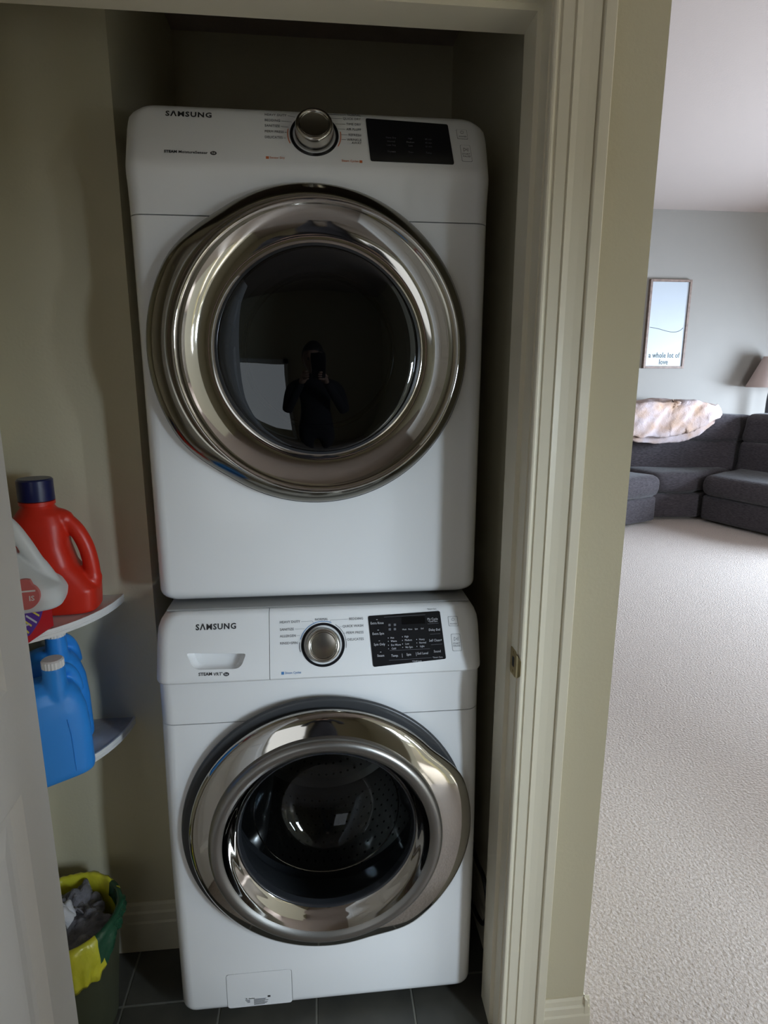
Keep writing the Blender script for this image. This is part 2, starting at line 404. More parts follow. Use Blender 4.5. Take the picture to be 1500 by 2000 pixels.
# the open closet door on the left
def closet_door():
    x1 = -.510; x0 = x1 - .035; ya, yb = -.232, -1.10; z0, z1 = .012, 2.045
    d = struct(box('door_1', (x0 + .0145, x1 - .0145, yb, ya, z0, z1), 'doorpaint'))
    ys = [(ya - .088, ya - .088 - .28), (ya - .088 - .28 - .105, yb + .088)]
    for a, b in ((ya, ys[0][0]), (ys[0][1], ys[1][0]), (ys[1][1], yb)):
        box('stile', (x0, x1, b, a, z0, z1), 'doorpaint', d)
    zs = [(.23, .795), (.985, 1.60), (1.71, 1.92)]
    rails = [(z0, zs[0][0]), (zs[0][1], zs[1][0]), (zs[1][1], zs[2][0]), (zs[2][1], z1)]
    for a, b in ys:
        for r in rails: box('rail', (x0, x1, b, a, r[0], r[1]), 'doorpaint', d)
        for p, q in zs:
            for s, xf in ((1, x1), (-1, x0)):
                # sloped sticking, flat field, raised centre
                steps = [(0, 0), (.003, -.002), (.020, -.0125), (.034, -.0125), (.066, -.003), (.070, -.003)]
                rings = [[(xf + s * h, a - i, p + i), (xf + s * h, b + i, p + i), (xf + s * h, b + i, q - i), (xf + s * h, a - i, q - i)] for i, h in steps]
                V, F = loft(rings, False); F.append(tuple(range(len(V) - 4, len(V))))
                pyd('panel', V, F, 'doorpaint', d)
closet_door()

# ------------------------------------------------------------------ washer and dryer
def cab_ring(z, w, yf, yb, r, seg=7):
    pts = [(-w, yb), (-w, yf + r)]
    pts += [(-w + r - r * math.cos(k * PI / 2 / seg), yf + r - r * math.sin(k * PI / 2 / seg)) for k in range(1, seg + 1)]
    pts += [(w - r + r * math.sin(k * PI / 2 / seg), yf + r - r * math.cos(k * PI / 2 / seg)) for k in range(0, seg + 1)]
    pts += [(w, yb)]
    return [(x, y, z) for x, y in pts]
def pframe(p0, p1):
    e = Vector((0, p1[0] - p0[0], p1[1] - p0[1])).normalized(); nrm = Vector((0, -e.z, e.y))
    return (Vector((0, *p0)), X, e, nrm)
def bisect(o, co, no, clear_outer):
    bm = bmesh.new(); bm.from_mesh(o.data)
    g = bm.verts[:] + bm.edges[:] + bm.faces[:]
    r = bmesh.ops.bisect_plane(bm, geom=g, plane_co=co, plane_no=no, clear_outer=clear_outer, clear_inner=not clear_outer)
    ed = [e for e in r['geom_cut'] if isinstance(e, bmesh.types.BMEdge)]
    bmesh.ops.holes_fill(bm, edges=ed); bmesh.ops.recalc_face_normals(bm, faces=bm.faces)
    bm.to_mesh(o.data); bm.free()
def hole_cutter(x, z, r, y0, y1, seg=96):
    return revolve('cutter', [(0, -y1), (r, -y1), (r, -y0), (0, -y0)], (Vector((x, 0, z)), X, Z, -Y), None, None, seg)
def bulge(centre, amt, r_in, r_out, half=34, fall=30):
    def f(a, r):
        d = abs((math.degrees(a) - centre + 180) % 360 - 180)
        t = 1 if d < half else max(0, 1 - (d - half) / fall)
        t = t * t * (3 - 2 * t)
        k = min(1, max(0, (r - r_in) / (r_out - r_in)))
        return amt * t * k
    return f
def knob(fr, c, parent, h):
    O, U, W, N = fr; f = (O + U * c[0] + W * c[1], U, W, N)
    revolve('knob_bezel', [(.0405, -.001), (.0405, .0015), (.0455, .0015), (.0462, -.001)], f, 'display', parent, 64)
    k = revolve('knob', smoothp([(.0365, 0), (.0365, h * .35), (.0352, h * .8), (.0335, h), (.030, h + .0012), (.0275, h), (.0262, h - .002)], 3) + [(.0255, h - .0022), (.0001, h - .0022)], f, 'knob', parent, 64, None, 50)
    revolve('knob_rim', smoothp([(.0272, h - .001), (.0268, h + .0006), (.026, h - .001)], 3), f, 'chrome', k, 64)
def he_emblem(fr, u, v, parent, s=1):
    e = slab2d('emblem', [(u + .0058 * s * math.cos(a), v + .0040 * s * math.sin(a)) for a in [k * PI / 14 for k in range(28)]], fr, -.0005, .0005, 'black', parent)
    text('emblem_lettering', 'he', fr, u, v, .0048 * s, 'whiteprint', e, off=.0001, d=.0008)

def dryer():
    d = thing('clothes_dryer', (0, 0, 1.005), 'white front-loading dryer on top of the stack with a dark glass door', 'dryer')
    yf, yb, r = -.02, .68, .03
    rings = []
    for k in range(7):
        a = k / 6 * PI / 2; o = .026 * (1 - math.sin(a)); rings.append(cab_ring(1.015 + .026 * (1 - math.cos(a)), .343 - o, yf + o, yb, r))
    rings += [cab_ring(z, .343, yf, yb, r) for z in (1.2, 1.5, 1.7, 1.7765)]
    V, F = loft(rings); body = pyd('body', V, F, 'white', d, 35)
    prof = [(1.7785, -.02, .343, .03), (1.80, -.021, .343, .03), (1.83, -.024, .343, .03), (1.852, -.0285, .343, .03), (1.864, -.0285, .343, .031), (1.8731, -.025, .343, .031)]
    P0, P1 = (-.025, 1.8731), (.02, 1.9771)
    fr = pframe(P0, P1)
    for v, wd in ((.02, .343), (.045, .343), (.065, .343), (.080, .342), (.090, .340), (.098, .335), (.103, .329)):
        q = fr[0] + fr[2] * v; prof.append((q.z, q.y, wd, .031 if v < .09 else .03))
    prof += [(1.9735, .021, .322, .03), (1.977, .027, .316, .03), (1.979, .036, .312, .03)]
    V, F = loft([cab_ring(z, wd, y, yb, rr) for z, y, wd, rr in prof]); top = pyd('control_panel', V, F, 'offwhite', d, 30)
    cz, cx = 1.530, -.004
    c = hole_cutter(cx, cz, .248, -.2, .45); cut(body, c, True); cut(top, c)
    for o in (body, top): shade(o.data, 35)
    f = FRONT(yf, .006, 1.531); fo = FRONT(yf, -.003, 1.534)
    bl = bulge(180, .016, .262, .290, 30, 28)
    R0 = .302
    revolve('door_gap', [(R0 + .004, -.002), (R0 + .0045, .004), (R0 - .004, .006), (R0 - .02, .002)], fo, 'darkring', d, 128, bl)
    dr = revolve('door_rim', smoothp([(R0 - .006, .002), (R0, .010), (R0 - .001, .022), (R0 - .010, .033), (R0 - .022, .043), (R0 - .030, .047), (R0 - .040, .044)], 4), fo, 'chrome2', d, 160, bl)
    revolve('door_ridge', smoothp([(.275, .040), (.2745, .051), (.271, .0545), (.266, .052), (.258, .043), (.246, .033), (.232, .0245), (.216, .019), (.205, .018), (.198, .021)], 4), f, 'chrome', dr, 160)
    gl = smoothp([(.199, .021), (.190, .029), (.16, .034), (.11, .0385), (.05, .041), (.0005, .0415)], 4)
    g = face_to(revolve('door_glass', gl, f, 'dglass', d, 128), -Y)
    revolve('glass_edge', [(.201, .018), (.200, .025), (.195, .0265), (.190, .024)], f, 'glassring', g, 128)
    revolve('inner_ring', smoothp([(.153, .0), (.150, .008), (.146, .009), (.143, .003), (.142, -.01)], 3), f, 'chrome2', g, 96)
    revolve('drum', [(.245, .006), (.205, .0), (.20, -.02), (.235, -.04), (.235, -.42), (.0005, -.43)], f, 'steel', d, 64)
    # control panel
    text('lettering', 'SΛMSUNG', fr, -.2257, .0925, .0102, 'black', top, off=.00042, sx=1.12, sp=1.18)
    text('lettering', 'STEAM', fr, -.2680, .0125, .0052, 'black', top, 'LEFT', off=.00025, sx=1.0)
    text('lettering', 'MoistureSensor', fr, -.2425, .0125, .0052, 'black', top, 'LEFT', off=.0001, sx=1.05)
    he_emblem(fr, -.1800, .0128, top)
    for s, v, e, kv in (('HEAVY DUTY', .0998, -.030, .0975), ('BEDDING', .0878, -.037, .0865), ('SANITIZE', .0760, -.043, .0750), ('PERM PRESS', .0634, -.046, .063), ('DELICATES', .0512, -.048, .051)):
        t = text('lettering', s, fr, -.0872, v, .0050, 'greyprint', top, 'LEFT', sx=.92)
        u1 = max(q.co.x for q in t.data.vertices); line('leader_line', fr, (u1 + .002, v), (e, kv), .0004, 'greyprint', top)
    for s, v, e in (('NORMAL', .1075, .028), ('QUICK DRY', .0985, .037), ('TIME DRY', .0866, .045), ('AIR FLUFF', .0755, .050), ('REFRESH', .0633, .054), ('WRINKLE', .0528, .056), ('AWAY', .0462, None)):
        t = text('lettering', s, fr, .0937, v, .0048, 'greyprint', top, 'RIGHT', sx=.9)
        if e: line('leader_line', fr, (e, v), (min(q.co.x for q in t.data.vertices) - .002, v), .0004, 'greyprint', top)
    arc('dial_mark', fr, (.005, .061), .0490, .0505, 168, 205, 'orangeprint', top); arc('dial_mark', fr, (.005, .061), .0490, .0505, -28, 10, 'orangeprint', top)
    slab2d('legend_square', rect(-.0850, -.0796, .0052, .0104), fr, -.0005, .0004, 'orangeprint', top)
    text('lettering', 'Sensor Dry', fr, -.0778, .0078, .0044, 'orangeprint', top, 'LEFT', sx=.9)
    slab2d('legend_square', rect(.0885, .0938, .0040, .0092), fr, -.0005, .0004, 'orangeprint', top)
    text('lettering', 'Steam Cycles', fr, .0868, .0068, .0044, 'orangeprint', top, 'RIGHT', sx=.9)
    knob(fr, (.005, .0605), top, .027)
    dp = slab2d('display', rquad([(.1095, .0085), (.2695, .0075), (.2618, .0955), (.1028, .1010)], .004), fr, -.001, .0014, 'display', top)
    for s, u, v in (('Dryness', .150, .03), ('Time', .187, .03), ('Temp.', .222, .03), ('More Dry', .150, .060), ('Normal', .150, .052), ('Less Dry', .150, .044), ('High', .187, .060), ('Medium', .187, .052), ('Low', .187, .044), ('60 min', .222, .060), ('40 min', .222, .052), ('20 min', .222, .044)):
        text('lettering', s, fr, u, v, .0036, 'greyprint', dp, d=.0016, sx=.9)
    button(fr, top, .2890, .0755, .2945, .0335, .9)
    return d
def button(fr, top, u, v, u2, v2, k=1):
    p = slab2d('power_button', rquad([(u - .0095, v - .010), (u + .011, v - .0108), (u + .0098, v + .0105), (u - .011, v + .0105)], .002), fr, -.0005, .0003, 'greyprint', top)
    slab2d('button_face', rquad([(u - .0089, v - .0094), (u + .0104, v - .0102), (u + .0092, v + .0099), (u - .0104, v + .0099)], .002), fr, .0, .0007, 'offwhite', p)
    arc('power_symbol', fr, (u, v + .0042), .0028, .0034, 120, 420, 'greyprint', p, .001); line('power_symbol', fr, (u, v + .0042), (u, v + .0082), .0006, 'greyprint', p, .001)
    text('lettering', 'POWER', fr, u + .001, v - .0056, .0030, 'greyprint', p, d=.0009)
    p = slab2d('start_button', rquad([(u2 - .009, v2 - .018), (u2 + .0115, v2 - .018), (u2 + .0085, v2 + .0185), (u2 - .0112, v2 + .0185)], .003), fr, -.0005, .0003, 'greyprint', top)
    slab2d('button_face', rquad([(u2 - .0084, v2 - .0174), (u2 + .0108, v2 - .0174), (u2 + .0079, v2 + .0179), (u2 - .0106, v2 + .0179)], .003), fr, 0, .0007, 'offwhite', p)
    for a, b in (((-.0045, .004), (-.0045, .0115)), ((-.0045, .0115), (.0012, .0078)), ((.0012, .0078), (-.0045, .004)), ((.0022, .004), (.0022, .0115)), ((.0045, .004), (.0045, .0115))):
        line('start_symbol', fr, (u2 + a[0], v2 + a[1]), (u2 + b[0], v2 + b[1]), .0007, 'greyprint', p, .001)
    text('lettering', 'START', fr, u2, v2 - .0020, .0036, 'greyprint', p, d=.0009); text('lettering', 'PAUSE', fr, u2 + .0006, v2 - .0072, .0036, 'greyprint', p, d=.0009)
dryer()

def washer():
    d = thing('washing_machine', (0, 0, 0), 'white front-loading washer at the bottom of the stack with a detergent drawer', 'washing machine')
    yb, r = .62, .03
    yf = lambda z: -.105 if z < .45 else -.105 + .020 * ((z - .45) / .32) ** 1.3
    rings = []
    for k in range(7):
        a = k / 6 * PI / 2; o = .026 * (1 - math.sin(a)); rings.append(cab_ring(.028 + .026 * (1 - math.cos(a)), .343 - o, -.105 + o, yb, r))
    rings += [cab_ring(z, .343, yf(z), yb, r) for z in (.2, .45, .5, .55, .6, .65, .7, .74, .7665)]
    V, F = loft(rings); body = pyd('body', V, F, 'white', d, 35)
    low = [(.7685, -.085, .343), (.80, -.0845, .343), (.83, -.085, .343), (.855, -.0868, .3425), (.8625, -.0885, .342)]
    V, F = loft([cab_ring(z, wd, y, yb, r) for z, y, wd in low]); strip = pyd('front_strip', V, F, 'white', d, 35)
    P0, P1 = (-.10, .8762), (-.055, 1.0037); fr = pframe(P0, P1)
    up = [(.8628, -.0895, .3405, .03), (.8660, -.0965, .3425, .03), (.8705, -.1000, .343, .03), (.8762, -.1000, .343, .03)]
    for v, wd in ((.03, .343), (.06, .343), (.085, .3425), (.102, .341), (.116, .336), (.125, .330), (.130, .325)):
        q = fr[0] + fr[2] * v; up.append((q.z, q.y, wd, .03))
    up += [(1.0015, -.0545, .320, .03), (1.0035, -.050, .316, .03), (1.0045, -.044, .313, .03)]
    V, F = loft([cab_ring(z, wd, y, yb, rr) for z, y, wd, rr in up]); top = pyd('control_panel', V, F, 'offwhite', d, 30)
    V, F = loft([cab_ring(z, wd, y, yb, rr) for z, y, wd, rr in up]); drw = pyd('detergent_drawer', V, F, 'offwhite', d, 30)
    bisect(top, (-.1090, 0, 0), (1, 0, 0), False); bisect(drw, (-.1102, 0, 0), (1, 0, 0), True)
    bmt = bmesh.new(); bx(bmt, -.322, .322, -.043, yb, 1.0046, 1.0085, .0015, 1); from_bm(bmt, 'top_panel', 'greytop', d, 35)
    cz, cx = .512, .003
    c = hole_cutter(cx, cz, .262, -.3, .45); cut(body, c)
    # filter flap pocket
    FB = FRONT(-.105)
    flapq = [(-.2375, .0385), (-.0865, .0385), (-.0865, .1365), (-.2375, .1365)]
    c = slab2d('cutter', rquad(flapq, .008), FB, -.004, .01, None); cut(body, c)
    # drawer grip
    recq = [(-.2640, .0205), (-.1690, .0185), (-.1575, .0490), (-.2785, .0545)]
    V0 = rquad(recq, [.014, .014, .006, .006]); cxu = sum(p[0] for p in V0) / len(V0); cv = sum(p[1] for p in V0) / len(V0)
    O, U, W, N = fr; rr = []
    for dep, sc_, sh in ((.01, 1.0, 0), (-.0015, 1.0, 0), (-.012, .93, .0), (-.020, .82, .002), (-.023, .6, .003)):
        rr.append([O + U * (cxu + (p[0] - cxu) * sc_) + W * (cv + sh + (p[1] - cv) * sc_) + N * dep for p in V0])
    V, F = loft(rr); c = pyd('cutter', V, F, None); cut(drw, c)
    for o in (body, strip, top, drw): shade(o.data, 35)
    fl = slab2d('filter_flap', rquad([(a * .0 + (p[0] - (-.162)) * .985 - .162, (p[1] - .0875) * .975 + .0875) for p in flapq for a in (0,)], .008), FB, -.004, .0, 'white', d)
    st = slab2d('caution_sticker', rect(-.1975, -.138, .0415, .0665), FB, -.0002, .0003, 'offwhite', fl)
    text('lettering', '⚠ Caution', FB, -.1955, .0632, .0030, 'black', st, 'LEFT', off=.0001)
    box('symbol', (-.1445, -.138, -.1056, -.1050, .0625, .0668), 'black', st)
    for k in range(7): line('print_line', FB, (-.1765, .0600 - .0026 * k), (-.1765 + random.uniform(.024, .038), .0600 - .0026 * k), .0012, 'greyprint', st, .0007)
    for k in range(3): line('print_line', FB, (-.1955 + .002 * k, .0585 - .003 * k), (-.1855, .0585 - .003 * k), .0014, 'greyprint', st, .0007)
    # feet
    for x in (-.28, .28):
        for y in (-.03, .55): revolve('foot', [(.0005, 0), (.022, 0), (.022, .012), (.012, .016), (.012, .035)], (Vector((x, y, 0)), X, Y, Z), 'rubber', d, 20)
    # door
    f = FRONT(-.105, cx, cz); R0 = .298
    bl = bulge(-16, .024, .250, .295, 34, 24)
    revolve('door_gap', smoothp([(R0 + .016, -.002), (R0 + .012, .004), (R0 - .002, .003), (R0 - .02, .004)], 3), f, 'darkring', d, 128)
    dr = revolve('door_rim', smoothp([(R0 - .012, .004), (R0 - .003, .012), (R0 - .004, .022), (R0 - .012, .032), (R0 - .030, .040), (R0 - .052, .047)], 4), f, 'chrome', d, 160, bl)
    f2 = FRONT(-.105, cx, cz + .004)
    revolve('door_ridge', smoothp([(.248, .038), (.2475, .058), (.241, .067), (.230, .068), (.219, .061)], 4), f2, 'brushed', dr, 160)
    revolve('door_cove', smoothp([(.220, .062), (.212, .046), (.203, .034), (.197, .026), (.191, .020)], 4), f2, 'chrome', dr, 160)
    bowl = smoothp([(.193, .022), (.187, .008), (.176, -.025), (.158, -.068), (.130, -.108), (.094, -.132), (.050, -.144), (.0005, -.147)], 4)
    g = face_to(revolve('door_glass', bowl, f2, 'wglass', d, 96), -Y)
    revolve('glass_edge', smoothp([(.196, .018), (.193, .025), (.189, .021), (.186, .008)], 3), f2, 'glassring', g, 128)
    revolve('inner_rim', smoothp([(.1665, -.050), (.1650, -.047), (.1635, -.050)], 3), f2, 'chrome2', g, 96)
    revolve('gasket', smoothp([(.262, .004), (.235, .004), (.205, -.004), (.198, -.03), (.205, -.07), (.22, -.085), (.218, -.11)], 3), f, 'rubber', d, 96)
    dm = revolve('drum', [(.235, -.10), (.25, -.105), (.25, -.47), (.235, -.485), (.0005, -.495)], f, 'steel', d, 64)
    # perforation dimples and lifters of the drum
    bmm = bmesh.new()
    for i in range(72):
        for j in range(9):
            a = 2 * PI * (i + .5 * (j % 2)) / 72; y = .04 + j * .033
            rr_ = .2492; cpt = Vector((cx + rr_ * math.cos(a), y, cz + rr_ * math.sin(a)))
            t = Vector((-math.sin(a), 0, math.cos(a))); vs_ = [bmm.verts.new(cpt + t * (.0034 * math.cos(k * PI / 3)) + Y * (.0045 * math.sin(k * PI / 3))) for k in range(6)]
            bmm.faces.new(vs_)
    for k_ in range(5):
        rad = .075 + .034 * k_; cnt = int(2 * PI * rad / .022)
        for i in range(cnt):
            a = 2 * PI * (i + .5 * (k_ % 2)) / cnt; cpt = Vector((cx + rad * math.cos(a), .3775 - (.004 if rad > .2 else 0), cz + rad * math.sin(a)))
            bmm.faces.new([bmm.verts.new(cpt + X * (.004 * math.cos(q * PI / 3)) + Z * (.004 * math.sin(q * PI / 3))) for q in range(6)])
    po = from_bm(bmm, 'perforation', 'dark', dm); po['kind'] = 'stuff'
    for a0 in (100, 220, 340):
        a = R(a0); e = Vector((math.cos(a), 0, math.sin(a))); t = Vector((-math.sin(a), 0, math.cos(a))); b0 = Vector((cx, 0, cz))
        rings = []
        for y, s in ((.03, .4), (.06, 1), (.30, 1), (.34, .5)):
            rings.append([b0 + Y * y + e * (.25 - h * s) + t * q for q, h in ((-.045, 0), (-.026, .028), (-.010, .048), (.010, .048), (.026, .028), (.045, 0))])
        V, F = loft(rings); pyd('lifter', V, F, 'steel', dm, 50)
    # control panel
    text('lettering', 'SΛMSUNG', fr, -.2185, .1058, .0116, 'black', drw, off=.00045, sx=.98, sp=1.16)
    text('lettering', 'STEAM', fr, -.2400, .0106, .0062, 'black', drw, off=.0002, sx=1.0)
    text('lettering', "VRT'", fr, -.2145, .0096, .0062, 'black', drw, off=.0001, sx=1.0)
    he_emblem(fr, -.1980, .0088, drw)
    for s, v, e in (('HEAVY DUTY', .1100, (-.020, .1105, -.0165, .1045)), ('SANITIZE', .0948, (-.036, .0950)), ('ALLERGEN', .0811, (-.046, .0815)), ('RINSE+SPIN', .0663, (-.049, .0663))):
        t = text('lettering', s, fr, -.0878, v, .0052, 'greyprint', top, 'LEFT', sx=.92)
        u1 = max(q.co.x for q in t.data.vertices); line('leader_line', fr, (u1 + .002, v), e[:2], .0004, 'greyprint', top)
        if len(e) > 2: line('leader_line', fr, e[:2], e[2:], .0004, 'greyprint', top)
    text('lettering', 'NORMAL', fr, -.0002, .1130, .0050, 'greyprint', top, sx=.92)
    for s, v, e in (('BEDDING', .1117, (.0185, .1110, .0165, .1050)), ('QUICK WASH', .0966, (.036, .0955)), ('PERM PRESS', .0826, (.045, .0825)), ('DELICATES', .0687, (.050, .0690))):
        t = text('lettering', s, fr, .0880, v, .0052, 'greyprint', top, 'RIGHT', sx=.92)
        u1 = min(q.co.x for q in t.data.vertices); line('leader_line', fr, e[:2], (u1 - .002, v), .0004, 'greyprint', top)
        if len(e) > 2: line('leader_line', fr, e[:2], e[2:], .0004, 'greyprint', top)
    kc = (.002, .0602)
    arc('dial_mark', fr, kc, .0482, .0495, 68, 165, 'blueprint', top); arc('dial_mark', fr, kc, .0482, .0492, -10, 57, 'greyprint', top); arc('dial_mark', fr, kc, .0486, .0500, 172, 195, 'greyprint', top)
    slab2d('legend_square', rect(-.0858, -.0802, .0026, .0084), fr, -.0005, .0004, 'blueprint', top)
    text('lettering', 'Steam Cycles', fr, -.0780, .0055, .0046, 'blueprint', top, 'LEFT', sx=.9)
    knob(fr, kc, top, .016)
    dp = slab2d('display', rquad([(.1064, .0097), (.2629, .0199), (.2537, .1217), (.0983, .1165)], .004), fr, -.001, .0014, 'display', top)
    slab2d('display_window', rect(.1698, .2202, .0960, .1115), fr, .001, .0016, 'lcd', dp)
    WD = [('Extra Rinse', .1171, .1008), ('Extra Spin', .119, .0785), ('Spin Only', .1208, .0561), ('Steam', .1229, .0326), ('Hot', .1486, .0687), ('Warm', .1517, .0617), ('Eco Warm', .1561, .0536), ('Cold', .1512, .0461), ('High', .1792, .0701), ('Medium', .183, .0625), ('Low', .1802, .0549), ('No Spin', .1841, .0478), ('Heavy', .2121, .063), ('Normal', .2136, .056), ('Light', .2123, .0485), ('Temp.', .1528, .0313), ('Spin', .1829, .0324), ('Soil Level', .2129, .0336), ('My Cycle', .237, .1049), ('Delay End', .2403, .0821), ('Self Clean+', .2416, .0596), ('Sound', .2445, .0364), ('Wash', .1752, .0852), ('Rinse', .1879, .0853), ('Spin', .2009, .0853), ('End', .2138, .0858), ('*Child Lock', .1996, .0178), ('*Smart Care', .2447, .0240), ('*Cycle Save', .2374, .1000)]
    for s, u, v in WD:
        h = .0050 if s in ('Extra Rinse', 'Extra Spin', 'Spin Only', 'Steam', 'Temp.', 'Soil Level', 'My Cycle', 'Delay End', 'Self Clean+', 'Sound') or (s == 'Spin' and v < .05) else (.0032 if v > .084 or s[0] == '*' else .0040)
        text('lettering', s, fr, u, v, h, 'whiteprint', dp, d=.0016, sx=.82 if s[0] != '*' else .9)
    WL = [(.226, .0951, .25, .0957), (.2305, .0729, .2525, .0735), (.2318, .0508, .2558, .0514), (.1426, .0424, .2289, .0426), (.1324, .1128, .2217, .1148), (.1685, .035, .169, .0268), (.1986, .0364, .1991, .0285), (.1403, .022, .2315, .0238)]
    for i, l in enumerate(WL): line('display_line', fr, l[:2], l[2:], .0006, 'whiteprint' if i in (5, 6) else 'greyprint', dp, .0017)
    for u, v in ((.1436, .0958), (.1551, .0959), (.1438, .0867), (.1548, .0866)): slab2d('display_symbol', rquad(rect(u - .0025, u + .0025, v - .0025, v + .0025), .001), fr, .001, .0017, 'greyprint', dp)
    for s, u, v in WD[:4]: line('indicator', fr, (u - .0015, v + .0075), (u + .0015, v + .0075), .0008, 'whiteprint', dp, .0017)
    for s, u, v in WD[4:15]:
        t = {4: .1400, 8: .1703, 12: .2010}; i = WD.index((s, u, v)); uu = t[4] if i < 8 else (t[8] if i < 12 else t[12])
        line('indicator', fr, (uu - .0006, v), (uu + .0006, v), .0016, 'whiteprint', dp, .0017)
    text('lettering', '*Smart Care', fr, .2365, .1262, .0030, 'greyprint', top, sx=.9)
    button(fr, top, .2818, .0985, .2870, .0532)
    return d
washer()

# ------------------------------------------------------------------ corner shelves and what stands on them
def corner_shelf(z, label, m):
    s = thing('corner_shelf', (-.70, .117, z), label, 'shelf', 'corner shelves')
    rx, ry, n = .24, .262, 20
    pts = [(-.70, .117)] + [(-.70 + rx * math.sin(k / n * PI / 2), .117 - ry * math.cos(k / n * PI / 2)) for k in range(n + 1)]
    slab2d('shelf_board', pts, (Vector((0, 0, 0)), X, Y, Z), z - .012, z, m, s)
    A = [k / n * PI / 2 for k in range(n + 1)]; rings = []
    for a in A:
        c = Vector((-.70 + rx * math.sin(a), .117 - ry * math.cos(a), 0)); nrm = Vector((math.sin(a), -math.cos(a), 0))
        rings.append([c + nrm * q + Z * (z + h) for q, h in ((0, -.016), (.004, -.016), (.0045, -.010), (.003, -.0085), (.003, -.0065), (.0045, -.005), (.004, .0015), (0, .0015))])
    V, F = loft(rings); pyd('edge_strip', V, F, 'shelf', s)
corner_shelf(.990, 'upper white quarter-round corner shelf holding the red bottle', 'shelf')
corner_shelf(.675, 'lower marbled quarter-round corner shelf under the blue jugs', 'shelf_marble')

def sring(cx, cy, z, rx, ry, p=4, n=40):
    out = []
    for k in range(n):
        a = 2 * PI * k / n; c, s = math.cos(a), math.sin(a)
        out.append((cx + rx * math.copysign(abs(c) ** (2 / p), c), cy + ry * math.copysign(abs(s) ** (2 / p), s), z))
    return out
def remeshed(name, parts, m, parent, vox=.003, sm=6):
    V = []; F = []
    for v, f in parts:
        k = len(V); V += v; F += [tuple(i + k for i in q) for q in f]
    o = pyd(name, V, F, m, parent)
    md = o.modifiers.new('r', 'REMESH'); md.mode = 'VOXEL'; md.voxel_size = vox
    md = o.modifiers.new('s', 'SMOOTH'); md.factor = .5; md.iterations = sm
    apply(o); shade(o.data, 180)
    return o
def ridged_cap(name, c, r, h, m, parent, ribs=0, seg=48):
    f = (Vector(c), X, Y, Z)
    mod = (lambda a, q: .0006 * math.cos(a * ribs) if q > r * .95 else 0) if ribs else None
    return revolve(name, [(r * .9, 0), (r, .001), (r, h - .003), (r - .003, h), (.0005, h)], f, m, parent, seg if not ribs else ribs * 4, mod, 35)

rb = thing('detergent_bottle', (-.566, .032, .9915), 'large red detergent bottle with navy cap standing on the upper shelf', 'bottle', rz=R(4), world=False)
body = loft([sring(*a) for a in ((0, 0, .004, .083, .047, 4), (0, 0, .0, .078, .043, 4), (0, 0, .004, .085, .049, 4), (0, 0, .05, .088, .051, 4), (-.008, 0, .070, .080, .050, 3.5), (-.020, 0, .105, .066, .048, 3.2), (-.024, 0, .145, .060, .046, 3), (-.020, 0, .19, .056, .043, 2.6), (-.016, 0, .212, .046, .038, 2.4), (-.018, 0, .226, .034, .032, 2), (-.018, 0, .233, .030, .030, 2), (-.018, 0, .248, .030, .030, 2))][1:])
grip = tube_geo(spline([(.0, 0, .205), (.025, 0, .202), (.049, 0, .180), (.066, 0, .145), (.074, 0, .105), (.075, 0, .065), (.066, 0, .03)], 6), [.020] * 9 + [.0165] * 20 + [.019] * 8, 14)
remeshed('bottle_body', [body, grip], 'red', rb)
revolve('collar', [(.030, .232), (.0345, .233), (.0345, .240), (.030, .241)], (Vector((-.018, 0, 0)), X, Y, Z), 'red', rb, 48)
ridged_cap('cap', (-.018, 0, .241), .0345, .046, 'cap', rb)

# red carton that carries the white jug
ct = thing('detergent_carton', (-.604, -.118, .9915), 'red printed carton on the front of the upper shelf, under the white jug', 'carton', rz=R(-9), world=False)
box('carton_body', (-.058, .058, -.0625, .0625, 0, .066), 'redcard', ct, .002, 1)
RF = (Vector((.058, 0, 0)), Y, Z, X)
slab2d('printed_swirl', rquad([(-.045, .030), (-.020, .012), (.02, .030), (.045, .064), (-.05, .064)], .012), RF, 0, .0006, 'purple', ct)
for k, (a, b, c_, d_, m_) in enumerate(((-.046, .052, -.018, .020, 'yellowprint'), (-.040, .060, -.008, .030, 'yellowprint'), (-.020, .055, .008, .030, 'whiteprint'), (-.008, .062, .018, .040, 'yellowprint'), (.006, .060, .028, .048, 'whiteprint'), (-.034, .040, -.014, .036, 'whiteprint'))):
    line('printed_stroke', RF, (a, b), (c_, d_), .0035, m_, ct, .001)
slab2d('printed_badge', rquad(rect(-.058, -.040, .045, .0655), .004), (Vector((0, -.0625, 0)), X, Z, -Y), 0, .0006, 'purple', ct)

wj = thing('bleach_jug', (-.590, -.120, 1.0578), 'white handled jug with a round pink label on the red carton', 'jug', rz=R(12), world=False)
body = loft([sring(*a) for a in ((0, 0, 0, .092, .055, 4), (0, 0, .004, .098, .060, 4), (0, 0, .022, .101, .062, 4), (-.003, 0, .040, .096, .060, 3.6), (-.014, 0, .062, .080, .056, 3.2), (-.026, 0, .090, .060, .050, 2.8), (-.035, 0, .125, .044, .045, 2.4), (-.04, 0, .165, .034, .036, 2.2), (-.042, 0, .19, .024, .024, 2), (-.042, 0, .215, .022, .022, 2))])
grip = tube_geo(spline([(-.03, 0, .178), (-.006, 0, .176), (.018, 0, .155), (.038, 0, .120), (.054, 0, .085), (.070, 0, .055), (.082, 0, .03)], 6), [.014] * 26 + [.015] * 11, 14)
remeshed('jug_body', [body, grip], 'jugwhite', wj)
ridged_cap('cap', (-.042, 0, .205), .024, .022, 'capwhite', wj, 24)
lf = (Vector((.044, -.0655, .036)), X, Vector((0, .12, 1)).normalized(), Vector((0, -1, .12)).normalized())
